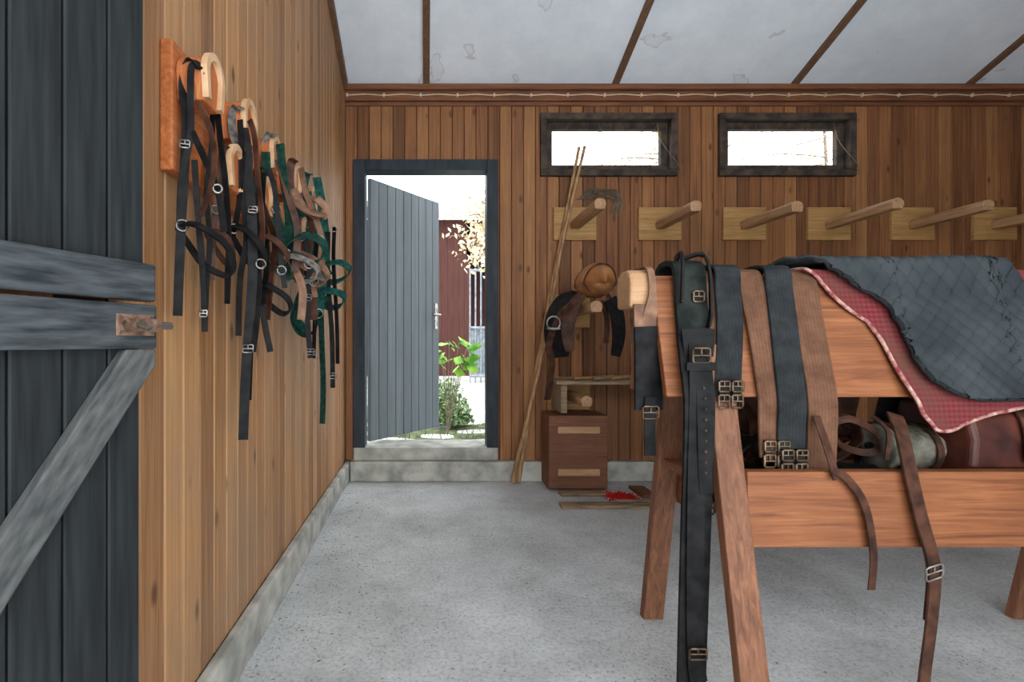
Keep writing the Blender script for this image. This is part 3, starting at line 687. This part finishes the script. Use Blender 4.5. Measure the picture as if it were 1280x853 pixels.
mb.ribbon([W(1040,533,1.40),W(1062,524,1.40),W(1092,540,1.40),W(1100,560,1.42),W(1080,566,1.44),W(1050,556,1.44)],0.02,0.005,(0,0.3,1),0,closed=True)
mb.ribbon([W(1090,520,1.42),W(1110,540,1.40),W(1108,575,1.38)],0.012,0.004,(1,0,0),0)
for (a,b) in ((930,545),(985,540),(1010,560)):
    mb.ribbon([W(a,505,1.52),W(a+12,530,1.5),W(a+6,585,1.50)],0.025,0.005,(1,0.2,0),0)
mb.build('brown_straps',[m_brn],parent=e)
mb=MB()
for k,x in enumerate((0.93,1.06,1.19,1.34,1.5,1.66,1.82)):
    mb.ribbon([(x,1.590,0.93),(x+0.01,1.595,0.84),(x-0.01,1.60,0.72),(x+0.005,1.60,0.63+0.03*(k%2))],0.10,0.008,(1,0.1,0),k%2,n=4)
mb.build('hanging_saddle_flaps',[m_blk,m_brn])
mb=MB()
P=[W(1118,518,1.345),W(1128,545,1.30),W(1140,600,1.285),W(1152,650,1.28),W(1166,700,1.275),W(1168,730,1.275),W(1164,780,1.275),W(1155,850,1.275)]
P.append((P[-1][0]-0.005,1.275,0.04))
mb.ribbon(P,lambda q:0.040-0.008*q,0.006,(1,0.15,0),0)
mb.ribbon([(p[0]+0.010,p[1]+0.012,p[2]) for p in P[1:7]],0.03,0.005,(1,-0.3,0),0)
mb.buckle(W(1168,716,1.268),0.045,0.034,mi=1,u=(0.9,0,0.3))
mb.build('stirrup_leather',[m_brn,m_metal],bevel=0.001,bs=1)
mb=MB()
mb.ribbon([W(1040,588,1.288),W(1058,598,1.285),W(1078,625,1.285),W(1088,660,1.285),W(1092,700,1.285),W(1089,738,1.285)],0.022,0.005,(1,0.2,0.2),0)
mb.ribbon([W(1020,520,1.33),W(1034,560,1.30),W(1046,600,1.286)],0.022,0.005,(1,0.2,0.2),0)
mb.build('brown_strap',[m_brn],bevel=0.001,bs=1)

# ---------------------------------------------------------------- saddle on low rack
e=empty('riding_saddle'); mb=MB(); sx=(744-CX)/F*3.08
def seat(u,v):
    a=2*math.pi*v; y=3.34-0.40*u
    en=0.0 if (u<=1e-6 or u>=1-1e-6) else math.sin(math.pi*u)**0.45
    w=(0.085+0.060*u)*en
    dip=0.05*math.exp(-((u-0.35)/0.18)**2)
    top=(0.10+0.075*u-dip)*en; bot=(0.05+0.045*u)*en
    ca=math.cos(a); return Vector((sx+w*math.sin(a)*(1 if ca>0 else 0.85),y-0.05*u*max(0,ca),1.335+(top*ca if ca>0 else bot*ca)))
mb.grid(seat,60,40); mb.build('seat',[m_saddle],parent=e)
mb=MB()
mb.tube([seat(0.84,v/24)+Vector((0,-0.004,0.002)) for v in range(-9,10)],0.005,0,n=2)
mb.tube([seat(0.55,v/24)+Vector((0,-0.004,0.002)) for v in range(-6,7)],0.004,0,n=2)
mb.build('seat_welts',[m_brn],parent=e)
mb=MB()
mb.ribbon([(sx-0.09,3.16,1.30),(sx-0.15,3.16,1.26),(sx-0.205,3.14,1.15),(sx-0.225,3.13,1.00),(sx-0.205,3.13,0.89)],lambda q:0.13+0.10*math.sin(q*3.1),0.014,(-0.6,1,0),0,n=5)
mb.ribbon([(sx-0.09,3.04,1.28),(sx-0.15,3.04,1.20),(sx-0.185,3.03,1.06),(sx-0.17,3.03,0.93)],lambda q:0.05+0.03*math.sin(q*3.1),0.008,(1,-0.4,0),1,n=5)
mb.ribbon([(sx+0.07,3.02,1.25),(sx+0.11,3.02,1.16),(sx+0.12,3.01,1.03),(sx+0.10,3.01,0.90)],lambda q:0.09+0.02*math.sin(q*3.1)-0.03*q,0.010,(1,0.3,0),0,n=5)
mb.ribbon([(sx+0.03,3.04,1.24),(sx+0.055,3.03,1.12),(sx+0.05,3.03,0.98)],0.035,0.006,(1,0.3,0),1,n=5)
mb.ribbon([(sx+0.11,3.18,1.30),(sx+0.15,3.18,1.22),(sx+0.165,3.17,1.08),(sx+0.15,3.17,0.98)],0.16,0.012,(0.5,1,0),1,n=5)
mb.build('flaps',[m_blk,m_brn],parent=e)
mb=MB()
mb.ribbon([W(716,380,3.00),W(700,395,2.99),W(686,430,2.99),W(690,455,3.0),W(684,500,3.05)],0.045,0.006,(1,0.4,0),0,n=5)
mb.ring(W(692,404,2.97),0.04,0.006,mi=1); mb.tube([W(684,411,2.97),W(700,411,2.97)],0.008,1,n=1)
mb.build('stirrup',[m_brn,m_metal],parent=e)
e=empty('low_wall_shelf'); mb=MB()
mb.box((0.84,3.20,0.71),(2.3,3.494,0.735),0); 
for x in (0.88,2.2): mb.box((x,3.24,0.52),(x+0.04,3.494,0.709),0)
mb.build('board',[m_oldwood],parent=e,bevel=0.003)
mb=MB()
for q in range(6):
    x=0.98+q*0.12; mb.obox((x,U(3.25,3.3),0.745),(x+U(.15,.3),U(3.3,3.42),0.748+U(0,0.02)),0.03,0.014,mi=q%2)
mb.build('offcuts',[m_pine,m_oldwood],parent=e)
e=empty('tack_box'); mb=MB(); mb.box((0.81,3.28,0.012),(1.20,3.494,0.50)); mb.build('body',[m_box],parent=e,bevel=0.005)
mb=MB(); 
for z in (0.405,0.125): mb.box((0.865,3.262,z-0.024),(1.145,3.279,z+0.024))
mb.build('handle_battens',[m_palewood],parent=e,bevel=0.008)
mb=MB(); mb.box((0.80,2.92,0.0),(1.34,3.0,0.022)); mb.box((1.15,2.99,0.022),(1.36,3.02,0.03)); mb.build('wood_offcut',[m_oldwood],bevel=0.003)
mb=MB(); mb.box((0.86,3.16,0.0),(1.14,3.25,0.018)); mb.build('wood_offcut',[m_oldwood],bevel=0.003)
mb=MB(); mb.box((1.36,3.12,0.0),(1.46,3.34,0.02)); mb.build('wood_offcut',[m_box],bevel=0.003)
mb=MB()
for q in range(900):
    a=U(0,6.28); r=min(1.3,abs(random.gauss(0,0.5))); x=1.24+0.10*r*math.cos(a); y=3.15+0.09*r*math.sin(a); s=U(0.004,0.009)
    z=0.001
    mb.add([(x-s,y-s,z),(x+s,y-s*.6,z),(x+s*.7,y+s,z),(x-s*.8,y+s*.8,z),(x,y,z+s*1.5)],[(0,1,4),(1,2,4),(2,3,4),(3,0,4),(3,2,1,0)])
mb.build('spilled_red_grain',[m_red])
mb=MB()
for q in range(520):
    if q%2: y=U(1.2,3.4); x=-0.53+abs(random.gauss(0,0.25))
    else: x=U(-0.4,3.5); y=U(1.3,3.3)
    a=U(0,6.28); l=U(0.002,0.007); w=0.0012
    dx,dy=math.cos(a)*l,math.sin(a)*l; ex,ey=-math.sin(a)*w,math.cos(a)*w
    mb.add([(x-dx-ex,y-dy-ey,0.0008),(x+dx-ex,y+dy-ey,0.0008),(x+dx+ex,y+dy+ey,0.0008),(x-dx+ex,y-dy+ey,0.0008),(x,y,0.003)],[(0,1,4),(1,2,4),(2,3,4),(3,0,4),(3,2,1,0)])
mb.build('floor_debris',[m_barkm])

# ---------------------------------------------------------------- outside
mb=MB(); mb.box((-12,D+0.30,-0.05),(25,40,0.10)); mb.build('yard_ground',[m_soil])
mb=MB()
def gp(u,v): 
    return Vector((-1.5+3.4*u,D+0.32+1.6*v+0.1*math.sin(u*9),0.104+0.02*math.sin(u*30)*math.sin(v*20)))
mb.grid(gp,40,30)
for q in range(900):
    x=U(-1.2,1.6);y=U(D+0.4,D+1.8);h=U(0.02,0.07);a=U(0,6.28)
    mb.add([(x-.004*math.cos(a),y-.004*math.sin(a),.1),(x+.004*math.cos(a),y+.004*math.sin(a),.1),(x+U(-.03,.03),y+U(-.03,.03),.1+h)],[(0,1,2)])
mb.build('grass_verge',[m_grass])
def leafquad(mb,p,s,mi=0,asp=0.5):
    p=Vector(p); a=Vector((U(-1,1),U(-1,1),U(-1,1))).normalized(); b=a.cross(Vector((U(-1,1),U(-1,1),U(-1,1)))).normalized()
    mb.add([p-a*s,p-b*s*asp,p+a*s,p+b*s*asp],[(0,1,2,3)],mi)
mb=MB()
for q in range(3000):
    a=U(0,6.28);e1=U(-0.2,1.4);r=0.28*(R()**0.35)
    leafquad(mb,(0.22+r*math.cos(a)*math.cos(e1),5.2+r*math.sin(a)*math.cos(e1),0.14+0.46*R()*abs(math.sin(e1))+0.02),0.022)
for q in range(8): 
    a=U(0,6.28); mb.tube([(0.22,5.2,0.1),(0.22+0.1*math.cos(a),5.2+0.1*math.sin(a),0.4)],0.006,1,n=1,seg=5)
mb.build('boxwood_bush',[m_green2,m_barkm])
mb=MB()
for q in range(9):
    a=U(0,6.28); t=Vector((0.27+0.14*math.cos(a),4.66+0.12*math.sin(a),U(0.80,1.05))); b=Vector((0.20,4.70,0.1))
    mb.tube([b,b.lerp(t,0.6)+Vector((0.0,0,0.06)),t],0.003,1,n=4,seg=5)
    for k in range(4):
        aa=a+U(-1.2,1.2); L=U(0.13,0.20); dv=Vector((math.cos(aa),math.sin(aa)*0.6,U(-0.3,0.35))); sd_=Vector((-math.sin(aa)*0.6,0.3,math.cos(aa)*0.5+0.6)).normalized()*0.3*L
        c=t+Vector((0,0,U(-0.1,0.02)))
        mb.add([c,c+dv*L*0.45+sd_,c+dv*L,c+dv*L*0.45-sd_,c+dv*L*0.5-Vector((0,0.012,0.01))],[(0,1,4),(1,2,4),(2,3,4),(3,0,4)],0,True)
mb.build('broadleaf_plant',[m_green,m_barkm])
def tree(name,c,h,spread,n,leaf,mat,nb=26,zlo=0.35):
    mb=MB(); c=Vector(c); mb.tube([c,c+Vector((0.1,0,h*0.5)),c+Vector((0,0.1,h))],lambda q:0.10-0.07*q,1,n=4)
    for q in range(nb):
        z=h*U(zlo,1); a=U(0,6.28); r=spread*U(0.5,1); s=c+Vector((0,0,z)); e_=s+Vector((r*math.cos(a),r*math.sin(a),U(-0.3,0.7)))
        mb.tube([s,s.lerp(e_,0.5)+Vector((0,0,0.15)),e_],lambda q:0.02-0.014*q,1,n=4,seg=5)
        for k in range(n):
            t=R(); p=s.lerp(e_,t)+Vector((random.gauss(0,.16),random.gauss(0,.16),random.gauss(0,.16))); leafquad(mb,p,leaf*U(.6,1.2))
    mb.build(name,[mat,m_barkm])
tree('autumn_tree',(1.25,8.2,0.1),3.3,1.1,80,0.06,m_pale,22,0.68)
tree('yard_tree',(5.2,11,0.1),6.2,3.0,80,0.06,m_pale)
tree('yard_tree',(10.5,13,0.1),6.6,3.4,80,0.06,m_pale)
e=empty('barn'); mb=MB(); 
x=-5
while x<1.05: mb.box((x,13,0.1),(x+0.146,13.05,4.2)); x+=0.15
mb.box((-5,13.06,0.1),(1.05,17,4.2)); mb.box((1.06,15.5,0.1),(6,17,4.2)); mb.box((1.06,13.0,3.2),(6,13.06,4.2))
mb.build('walls',[m_barnred],parent=e)
mb=MB()
def rf(u,v): 
    X=-6+13*u; return Vector((X,12.5+4*v,4.15+1.5*v+0.04*math.sin(X*2*math.pi/0.18)))
mb.grid(rf,620,3); mb.build('roof',[m_roof],parent=e,solid=0.02)
mb=MB(); gx0,gx1=0.95,1.9; gy=10.8
for k in range(9): mb.tube([(gx0+(gx1-gx0)*k/8,gy,0.1),(gx0+(gx1-gx0)*k/8,gy,2.6)],0.018,0,n=1)
for z in (0.25,1.3,2.55): mb.tube([(gx0,gy,z),(gx1,gy,z)],0.03,0,n=1)
mb.box((gx0,gy+0.03,0.3),(gx1,gy+0.05,1.3)); mb.build('stable_gate',[m_whitemetal])

# ---------------------------------------------------------------- camera, world
cd=bpy.data.cameras.new('camera'); cam=bpy.data.objects.new('camera',cd); bpy.context.scene.collection.objects.link(cam)
cam.location=(0,0,H); cam.rotation_euler=(math.radians(90),0,0)
cd.sensor_width=36; cd.lens=F/1280*36; cd.shift_x=(640-CX)/1280; cd.shift_y=(CY-426.5)/1280; cd.clip_start=0.02
bpy.context.scene.camera=cam
wd=bpy.data.worlds.new('World'); bpy.context.scene.world=wd; wd.use_nodes=True
bg=wd.node_tree.nodes['Background']; bg.inputs[0].default_value=(0.90,0.95,1.0,1); bg.inputs[1].default_value=5.0
bpy.context.scene.view_settings.view_transform='Standard'
